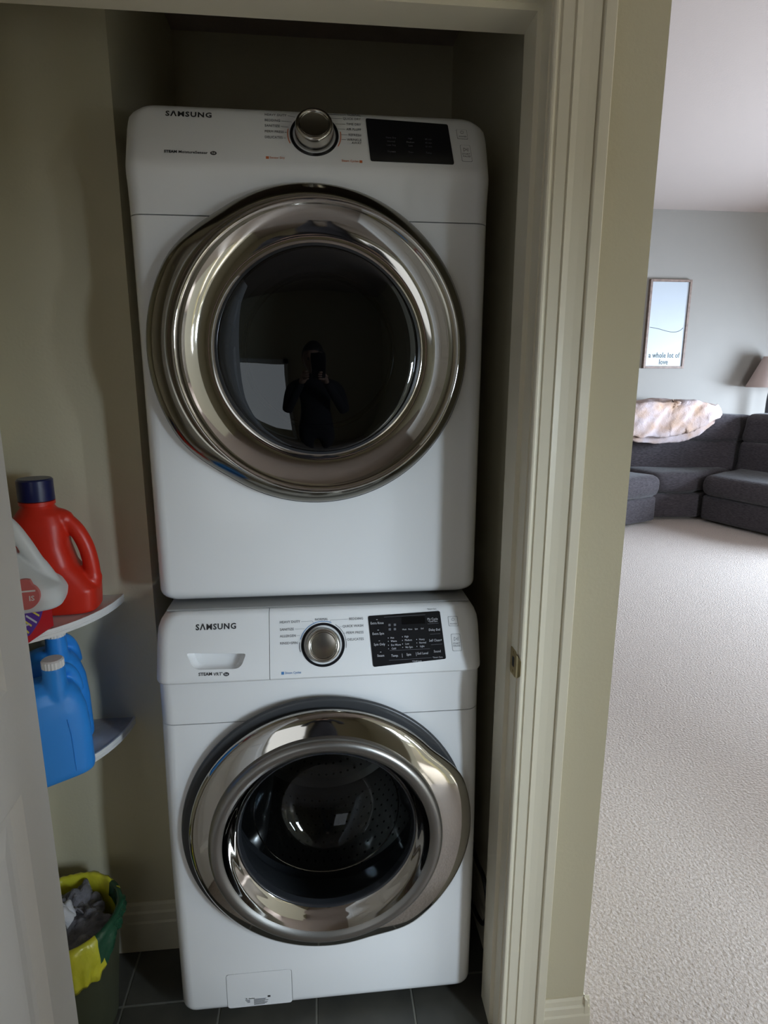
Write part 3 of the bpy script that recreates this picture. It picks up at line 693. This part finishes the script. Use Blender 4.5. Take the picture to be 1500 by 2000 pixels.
lb = slab2d('pink_label', [(.024 * math.cos(a), .024 * math.sin(a) + (.008 if math.sin(a) > .9 else 0)) for a in [k * PI / 16 for k in range(32)]], lf, -.012, .0012, 'pink', wj)
text('lettering', 'IS', lf, .011, -.004, .009, 'capwhite', lb, d=.0016, off=.0002)
line('printed_stroke', lf, (-.018, .010), (.018, .010), .003, 'capwhite', lb, .0018)

def blue_jug(loc, rz, label, tall):
    j = thing('softener_jug', loc, label, 'jug', 'blue jugs on the lower shelf', rz, False)
    k = tall
    body = loft([sring(*a) for a in ((0, 0, 0, .070, .044, 4.5), (0, 0, .004, .076, .049, 4.5), (0, 0, .014, .078, .051, 4.5), (0, 0, .10 * k, .077, .050, 4.5), (0, 0, .145 * k, .074, .049, 4), (0, 0, .175 * k, .066, .045, 3.4), (.0, 0, .195 * k, .054, .038, 2.8), (.0, 0, .206 * k, .036, .028, 2.4), (.0, 0, .212 * k, .02, .018, 2))])
    col = loft([sring(.020, -.022, z, r_, r_, 2, 28) for z, r_ in ((.09 * k, .012), (.12 * k, .022), (.16 * k, .024), (.20 * k, .0225), (.235 * k, .021), (.244 * k, .021))])
    grip = tube_geo(spline([(.018, -.012, .222 * k), (.034, .002, .226 * k), (.052, .012, .214 * k), (.064, .016, .190 * k), (.068, .014, .16 * k)], 6), .0125, 12)
    b = remeshed('jug_body', [body, col, grip], 'blue', j)
    tube('mould_seam', [(.034, -.0512, .018), (.032, -.0508, .10 * k), (.028, -.0500, .135 * k)], .0007, 'blue', b, 6)
    ridged_cap('cap', (.020, -.022, .242 * k), .0205, .018, 'capwhite', j, 20)
blue_jug((-.563, -.092, .6765), R(35), 'blue plastic jug with white cap standing in front on the lower shelf', 1)
blue_jug((-.606, .028, .6765), R(38), 'blue plastic jug with white cap at the back, half hidden behind another jug', 1.06)

# ------------------------------------------------------------------ waste bin
def waste_bin():
    cx, cy = -.590, -.060
    b = thing('waste_bin', (cx, cy, 0), 'round grey-green plastic waste bin lined with a yellow bag', 'bin', world=False)
    revolve('bin_body', [(.0005, .004), (.080, .004), (.084, .0), (.0865, .004), (.112, .285), (.1145, .288), (.1145, .294), (.1095, .294), (.1085, .285), (.083, .010), (.0005, .009)], (Vector((0, 0, 0)), X, Y, Z), 'bin', b, 64)
    # liner: inside pocket, over the rim, ragged skirt outside
    n = 140; V = []; F = []; rows = []
    for i in range(n):
        a = 2 * PI * i / n
        nz = lambda f, s=0: noise.noise(Vector((math.cos(a) * f + s, math.sin(a) * f, s * 1.7)))
        front = max(0, math.cos(a - R(-75)))               # hangs lowest at the front
        L = .042 + .072 * front ** 2.0 + .022 * nz(2.2, 3) + .008 * nz(9, 5)
        col = []
        for k, t in enumerate((0, .25, .5, .8, 1)):        # inside, from deep to the rim
            rr = .085 + .024 * t; z = .14 + (.297 - .14) * t
            col.append((rr - .003 + .005 * nz(8, k) * (1 - t), z))
        col.append((.1115, .302 + .005 * nz(6, 9) + .003 * nz(14, 2)))
        for k, t in enumerate((.06, .2, .36, .52, .68, .84, 1)):
            fl = (.004 + .004 * t + .010 * front * math.sin(t * PI) * .9) * (1 if math.cos(a) < .3 else .55)
            rr = .1155 + fl + (.007 + .007 * t) * nz(9, 4 + k * .45) + .007 * nz(4, 8 + k * .3)
            col.append((max(rr, .1165 - .013 * t * L / .2 + .002), .299 - L * t))
        rows.append([Vector((r_ * math.cos(a), r_ * math.sin(a), z)) for r_, z in col])
    m_ = len(rows[0])
    for r_ in rows: V += r_
    for i in range(n):
        k = (i + 1) % n
        for j in range(m_ - 1): F.append((i * m_ + j, k * m_ + j, k * m_ + j + 1, i * m_ + j + 1))
    o = pyd('bag_liner', V, F, 'bag', b, 180)
    o.data.materials.append(M['baggreen'])
    for p in o.data.polygons:
        c = p.center; a = math.degrees(math.atan2(c.y, c.x))
        if -38 < a < 50 and .232 < c.z < .31 and math.hypot(c.x, c.y) > .1 and noise.noise(c * 14) + noise.noise(c * 40) * .4 > -.35 - (c.z - .19) * 1.2: p.material_index = 1
    o.modifiers.new('solid', 'SOLIDIFY').thickness = .0012
    return cx, cy
bcx, bcy = waste_bin()
def crumple(name, c, sx, sy, sz, rz, m, label, seed, cat='lint', group='dryer lint in the bin', tilt=(0, 0)):
    n = 26; bm = bmesh.new(); bmesh.ops.create_grid(bm, x_segments=n, y_segments=n, size=1)
    for v in bm.verts:
        p = v.co.copy(); q = Vector((p.x * 1.4 + seed, p.y * 1.4, seed * .7))
        h = noise.noise(q) * .6 + noise.noise(q * 2.3) * .45 + noise.noise(q * 5) * .16
        edge = max(abs(p.x), abs(p.y)); k = 1 - .28 * noise.noise(Vector((p.x * 2, p.y * 2, seed + 9)))
        rad = math.hypot(p.x, p.y); sq = (edge / rad) if rad > 1e-4 else 1
        f = .25 + .75 * sq
        v.co = Vector((p.x * f * sx * k, p.y * f * sy * k, (h - .55 * rad * rad) * sz))
    o = from_bm(bm, name, m, None, 180)
    o.rotation_euler = (tilt[0], tilt[1], rz); o.location = c
    md = o.modifiers.new('s', 'SOLIDIFY'); md.thickness = .004
    md = o.modifiers.new('u', 'SUBSURF'); md.levels = 1; md.render_levels = 1
    return tag(o, label, cat, group)
crumple('lint_sheet', (bcx + .018, bcy - .030, .290), .088, .066, .050, .5, 'lint', 'wide grey sheet of dryer lint at the front of the bin', 2, tilt=(.22, .05))
crumple('lint_sheet', (bcx - .015, bcy + .045, .298), .062, .045, .05, 1.2, 'lint', 'rolled grey lint piece at the back of the bin', 5, tilt=(-.3, .1))
crumple('dryer_sheet', (bcx - .012, bcy - .018, .326), .040, .030, .030, .2, 'tissue', 'pale crumpled dryer sheet lying on the lint', 8, 'dryer sheet', None, tilt=(.1, .2))

# ------------------------------------------------------------------ cord beside the washer
co = tube('power_cord', spline([(.385, .42, .55), (.383, .22, .36), (.385, .06, .268), (.387, -.03, .268), (.392, -.055, .20), (.388, -.03, .135), (.384, .06, .105), (.384, .25, .05), (.384, .5, .012)], 8), .0055, 'cord')
tag(co, 'black cord looping down the gap right of the washer', 'cord')

# ------------------------------------------------------------------ living room
def prism_soft(name, plan, z0, z1, m, parent, bev=.06, lean=0, ldir=Vector((0, 0, 0)), puff=.02, seed=0):
    """soft cushion from a four-corner plan, bevelled and puffed"""
    bm = bmesh.new()
    lo = [bm.verts.new((p[0], p[1], z0)) for p in plan]; hi = [bm.verts.new((p[0] + ldir.x * lean, p[1] + ldir.y * lean, z1)) for p in plan]
    bm.faces.new(lo[::-1]); bm.faces.new(hi)
    for i in range(4): bm.faces.new((lo[i], lo[(i + 1) % 4], hi[(i + 1) % 4], hi[i]))
    bmesh.ops.bevel(bm, geom=bm.edges[:], offset=bev, segments=4, affect='EDGES', profile=.5)
    bmesh.ops.subdivide_edges(bm, edges=[e for e in bm.edges if e.calc_length() > .12], cuts=5, use_grid_fill=True)
    bmesh.ops.recalc_face_normals(bm, faces=bm.faces); bm.normal_update()
    for v in bm.verts:
        q = v.co * 3.2 + Vector((seed, seed * 2, 0)); v.co += v.normal * (puff * noise.noise(q) + puff * .35 * noise.noise(q * 2.7))
    return from_bm(bm, name, m, parent, 180)
def lerp2(a, b, t): return (a[0] + (b[0] - a[0]) * t, a[1] + (b[1] - a[1]) * t)
def sofa_section(name, label, A, B, A2, B2, seed):
    """A,B front corners (left,right); A2,B2 back corners"""
    c = lerp2(lerp2(A, B, .5), lerp2(A2, B2, .5), .5)
    s = thing(name, (c[0], c[1], 0), label, 'sofa', 'sectional sofa units')
    q = lambda t0, t1, e=.001: [lerp2(lerp2(A, A2, t0), lerp2(B, B2, t0), e), lerp2(lerp2(A, A2, t0), lerp2(B, B2, t0), 1 - e), lerp2(lerp2(A, A2, t1), lerp2(B, B2, t1), 1 - e), lerp2(lerp2(A, A2, t1), lerp2(B, B2, t1), e)]
    bd = Vector((A2[0] - A[0] + B2[0] - B[0], A2[1] - A[1] + B2[1] - B[1], 0)).normalized()
    prism_soft('base', q(.05, .98), .03, .285, 'sofa', s, .03, puff=.004, seed=seed)
    prism_soft('seat_cushion', q(.0, .70), .29, .51, 'sofa', s, .085, puff=.012, seed=seed + 1)
    prism_soft('back_cushion', q(.60, .90), .44, .80, 'sofa', s, .045, .06, bd, .02, seed + 2)
    prism_soft('headrest', q(.64, .99), .785, 1.09, 'sofa', s, .075, .06, bd, .025, seed + 3)
sofa_section('sofa_unit', 'left charcoal corduroy sofa unit in bluish light with rounded seat', (2.15, 3.93), (3.47, 4.55), (1.72, 4.84), (3.05, 5.46), 1)
sofa_section('sofa_unit', 'middle charcoal corduroy corner unit with the blanket on its back', (3.50, 4.70), (3.91, 4.66), (3.10, 5.50), (4.99, 5.30), 11)
sofa_section('sofa_unit', 'right charcoal corduroy sofa unit nearest the lamp', (3.91, 4.60), (4.38, 3.22), (4.96, 5.26), (5.36, 3.57), 21)

def blanket():
    o = thing('folded_blanket', (3.95, 5.18, 1.09), 'peach and white plush blanket folded over the sofa back', 'blanket')
    def layer(name, secs, seed, vox=.016):
        """secs: x, front y, hanging-front thickness, lower z, top z, back y"""
        rings = [[(x, yf, zb), (x, yf + th, zb), (x, yf + th, min(1.105, zt - .04)), (x, yb, min(1.105, zt - .04)), (x, yb, zt - .03), (x, yb - .05, zt), (x, yf + .05, zt), (x, yf, zt - .06)] for x, yf, th, zb, zt, yb in secs]
        V, F = loft(rings); ob = pyd(name, V, F, 'blanket', o)
        md = ob.modifiers.new('r', 'REMESH'); md.mode = 'VOXEL'; md.voxel_size = vox
        md = ob.modifiers.new('s', 'SMOOTH'); md.iterations = 7
        apply(ob)
        for v in ob.data.vertices:
            q = Vector((v.co.x * 5 - v.co.z * 3.5, v.co.y * 2, v.co.z * 3.5 + seed))
            v.co += v.normal * (1 if seed < 5 else .35) * (noise.noise(q) * .045 + noise.noise(q * 2.3) * .022 + noise.noise(v.co * 38) * .004)
        shade(ob.data, 180)
    layer('upper_fold', [(3.20, 4.96, .14, .88, 1.19, 5.44), (3.40, 4.94, .15, .845, 1.21, 5.44), (3.70, 4.93, .16, .86, 1.24, 5.44), (4.00, 4.90, .17, .94, 1.235, 5.42), (4.16, 4.87, .18, 1.02, 1.21, 5.40), (4.25, 4.89, .16, 1.05, 1.20, 5.38), (4.30, 4.93, .13, 1.09, 1.18, 5.34)], 2)
    layer('lower_fold', [(3.30, 5.03, .12, .83, 1.0, 5.16), (3.42, 5.02, .14, .79, 1.0, 5.16), (3.62, 5.01, .14, .775, 1.0, 5.16), (3.85, 4.96, .15, .80, 1.03, 5.16), (4.05, 4.91, .16, .87, 1.07, 5.16), (4.20, 4.90, .15, .99, 1.10, 5.16)], 6, .013)
blanket()

lp = thing('floor_lamp', (5.14, 5.35, 0), 'floor lamp with a taupe shade at the right edge of the photo behind the sofa', 'lamp', world=False)
LF = (Vector((0, 0, 0)), X, Y, Z)
revolve('lamp_base', [(.0005, 0), (.13, 0), (.13, .015), (.03, .03), (.0005, .03)], LF, 'lampmetal', lp, 40)
revolve('pole', smoothp([(.018, .03), (.018, .9), (.036, 1.0), (.040, 1.2), (.030, 1.33), (.012, 1.36)], 3) + [(.012, 1.66)], LF, 'lampmetal', lp, 24)
revolve('lamp_shade', [(.268, 1.375), (.120, 1.715), (.116, 1.715), (.264, 1.375)], LF, 'shade', lp, 56, None, 30, True)

def picture():
    x0, x1, z0, z1, y = 3.690, 4.178, 1.582, 2.546, 5.6
    p = thing('framed_print', ((x0 + x1) / 2, y, (z0 + z1) / 2), 'tall white framed print with lettering on the far wall', 'picture')
    t = .026
    for b in ((x0, x0 + t, z0, z1), (x1 - t, x1, z0, z1), (x0 + t, x1 - t, z0, z0 + t), (x0 + t, x1 - t, z1 - t, z1)):
        box('frame_bar', (b[0], b[1], y - .045, y - .001, b[2], b[3]), 'frame', p, .002, 1)
    pr = box('print_sheet', (x0 + t, x1 - t, y - .028, y - .010, z0 + t, z1 - t), 'print', p)
    f = (Vector(((x0 + x1) / 2, y - .028, (z0 + z1) / 2)), X, Z, -Y)
    pts = spline([(-.20, -.030, 0), (-.10, -.046, 0), (.03, -.076, 0), (.12, -.078, 0), (.17, -.058, 0), (.195, -.034, 0)], 6)
    for i in range(len(pts) - 1): pass
    V, F = tube_geo([f[0] + X * q.x + Z * q.y - Y * .001 for q in pts], .0028, 6); pyd('drawn_line', V, F, 'ink', pr, 60)
    text('lettering', 'a whole lot of', f, .0, -.338, .058, 'ink', pr, d=.002, sx=.76, off=.001)
    text('lettering', 'love', f, .0, -.412, .058, 'ink', pr, d=.002, sx=.76, off=.001)
picture()

# ------------------------------------------------------------------ the person taking the photograph, seen reflected in the dryer door
def skin_mesh(name, pts, edges, m, parent, root=0, lev=2):
    me = bpy.data.meshes.new(name); me.from_pydata([p[:3] for p in pts], edges, []); me.update()
    o = bpy.data.objects.new(name, me); COL.objects.link(o); o.parent = parent
    md = o.modifiers.new('skin', 'SKIN'); md.use_smooth_shade = True
    for i, v in enumerate(me.skin_vertices[0].data):
        v.radius = (pts[i][3], pts[i][4] if len(pts[i]) > 4 else pts[i][3]); v.use_root = (i == root)
    md = o.modifiers.new('sub', 'SUBSURF'); md.levels = lev; md.render_levels = lev
    apply(o); o.data.materials.clear(); o.data.materials.append(M[m]); shade(o.data, 180)
    return o
def person():
    p = thing('person', (-.03, -1.68, 0), 'person in dark clothes holding up a phone, reflected in the dryer door', 'person', world=False); p.scale = (1, 1, .955)
    P = [(0, 0, .95, .15, .11), (0, .0, 1.12, .135, .10), (0, 0, 1.30, .155, .105), (0, 0, 1.41, .12, .08), (0, 0, 1.47, .055, .055), (0, .01, 1.53, .05, .055)]
    E = [(i, i + 1) for i in range(5)]
    for s in (-1, 1):
        b = len(P)
        P += [(s * .10, 0, .88, .09, .09), (s * .11, .01, .50, .062, .062), (s * .115, -.02, .10, .042, .042), (s * .12, .02, .045, .04, .035), (s * .125, .13, .03, .036, .024)]
        E += [(0, b), (b, b + 1), (b + 1, b + 2), (b + 2, b + 3), (b + 3, b + 4)]
        b = len(P)
        P += [(s * .175, 0, 1.385, .060, .060), (s * .25, .05, 1.14, .047, .047), (s * .115, .235, 1.40, .034, .034), (s * .085, .275, 1.445, .026, .030)]
        E += [(3, b), (b, b + 1), (b + 1, b + 2), (b + 2, b + 3)]
    skin_mesh('body', P, E, 'coat', p)
    for s in (-1, 1):                                     # hands closed on the phone's edges
        H = [(s * .085, .272, 1.44, .026, .020), (s * .070, .300, 1.475, .030, .016), (s * .064, .315, 1.500, .028, .014)]; E = [(0, 1), (1, 2)]
        for k in range(4):
            b = len(H); z = 1.475 + k * .017; L = (.9, 1, .98, .8)[k]
            H += [(s * .062, .335, z, .0085), (s * (.062 - .018 * L), .352, z + .003, .008), (s * (.062 - .036 * L), .354, z + .004, .007)]
            E += [(2 if k > 1 else 1, b), (b, b + 1), (b + 1, b + 2)]
        b = len(H); H += [(s * .052, .302, 1.49, .0105), (s * .036, .318, 1.512, .009), (s * .024, .326, 1.528, .008)]
        E += [(1, b), (b, b + 1), (b + 1, b + 2)]
        skin_mesh('hand', H, E, 'skin', p, 0, 1)
    bm = bmesh.new(); bmesh.ops.create_uvsphere(bm, u_segments=32, v_segments=24, radius=1)
    for v in bm.verts:
        x, y, z = v.co; w_ = .074 * (1 - .18 * max(0, -z) ** 1.5)
        nose = .020 * math.exp(-((x / .16) ** 2 + ((z + .12) / .22) ** 2)) if y > 0 else 0
        eye = -.006 * math.exp(-(((abs(x) - .38) / .16) ** 2 + ((z - .08) / .12) ** 2)) if y > 0 else 0
        mouth = .004 * math.exp(-((x / .3) ** 2 + ((z + .48) / .07) ** 2)) if y > 0 else 0
        v.co = Vector((x * w_, y * .092 + nose + eye + mouth + .02, z * .115 + 1.61))
    hd = from_bm(bm, 'head', 'skin', p, 180)
    for s in (-1, 1):
        bm = bmesh.new(); bmesh.ops.create_uvsphere(bm, u_segments=12, v_segments=8, radius=1)
        for v in bm.verts: v.co = Vector((v.co.x * .009 + s * .075, v.co.y * .018 + .012, v.co.z * .030 + 1.605))
        from_bm(bm, 'ear', 'skin', hd, 180)
        bm = bmesh.new(); bmesh.ops.create_uvsphere(bm, u_segments=12, v_segments=8, radius=.011)
        for v in bm.verts: v.co += Vector((s * .028, .097, 1.619))
        from_bm(bm, 'eye', 'hair', hd, 180)
    bm = bmesh.new(); bmesh.ops.create_uvsphere(bm, u_segments=32, v_segments=24, radius=1)
    for v in bm.verts:
        x, y, z = v.co; k = 1 if (z > .42 or y < .12) else .80
        v.co = Vector((x * .083 * k, y * .100 * k + .012, z * (.122 if z > 0 else .105) * k + 1.618))
    from_bm(bm, 'hair', 'hair', p, 180)
    ph = thing('phone', (.003, -1.333, 1.495), 'black phone held up by the reflected person', 'phone', world=False)
    box('phone_body', (-.042, .042, -.004, .004, -.078, .078), 'display', ph, .003, 2)
    revolve('camera_lens', [(.008, 0), (.008, .002), (.006, .002), (.0005, .001)], (Vector((-.025, .004, .055)), X, Z, Y), 'lcd', ph, 20)
person()
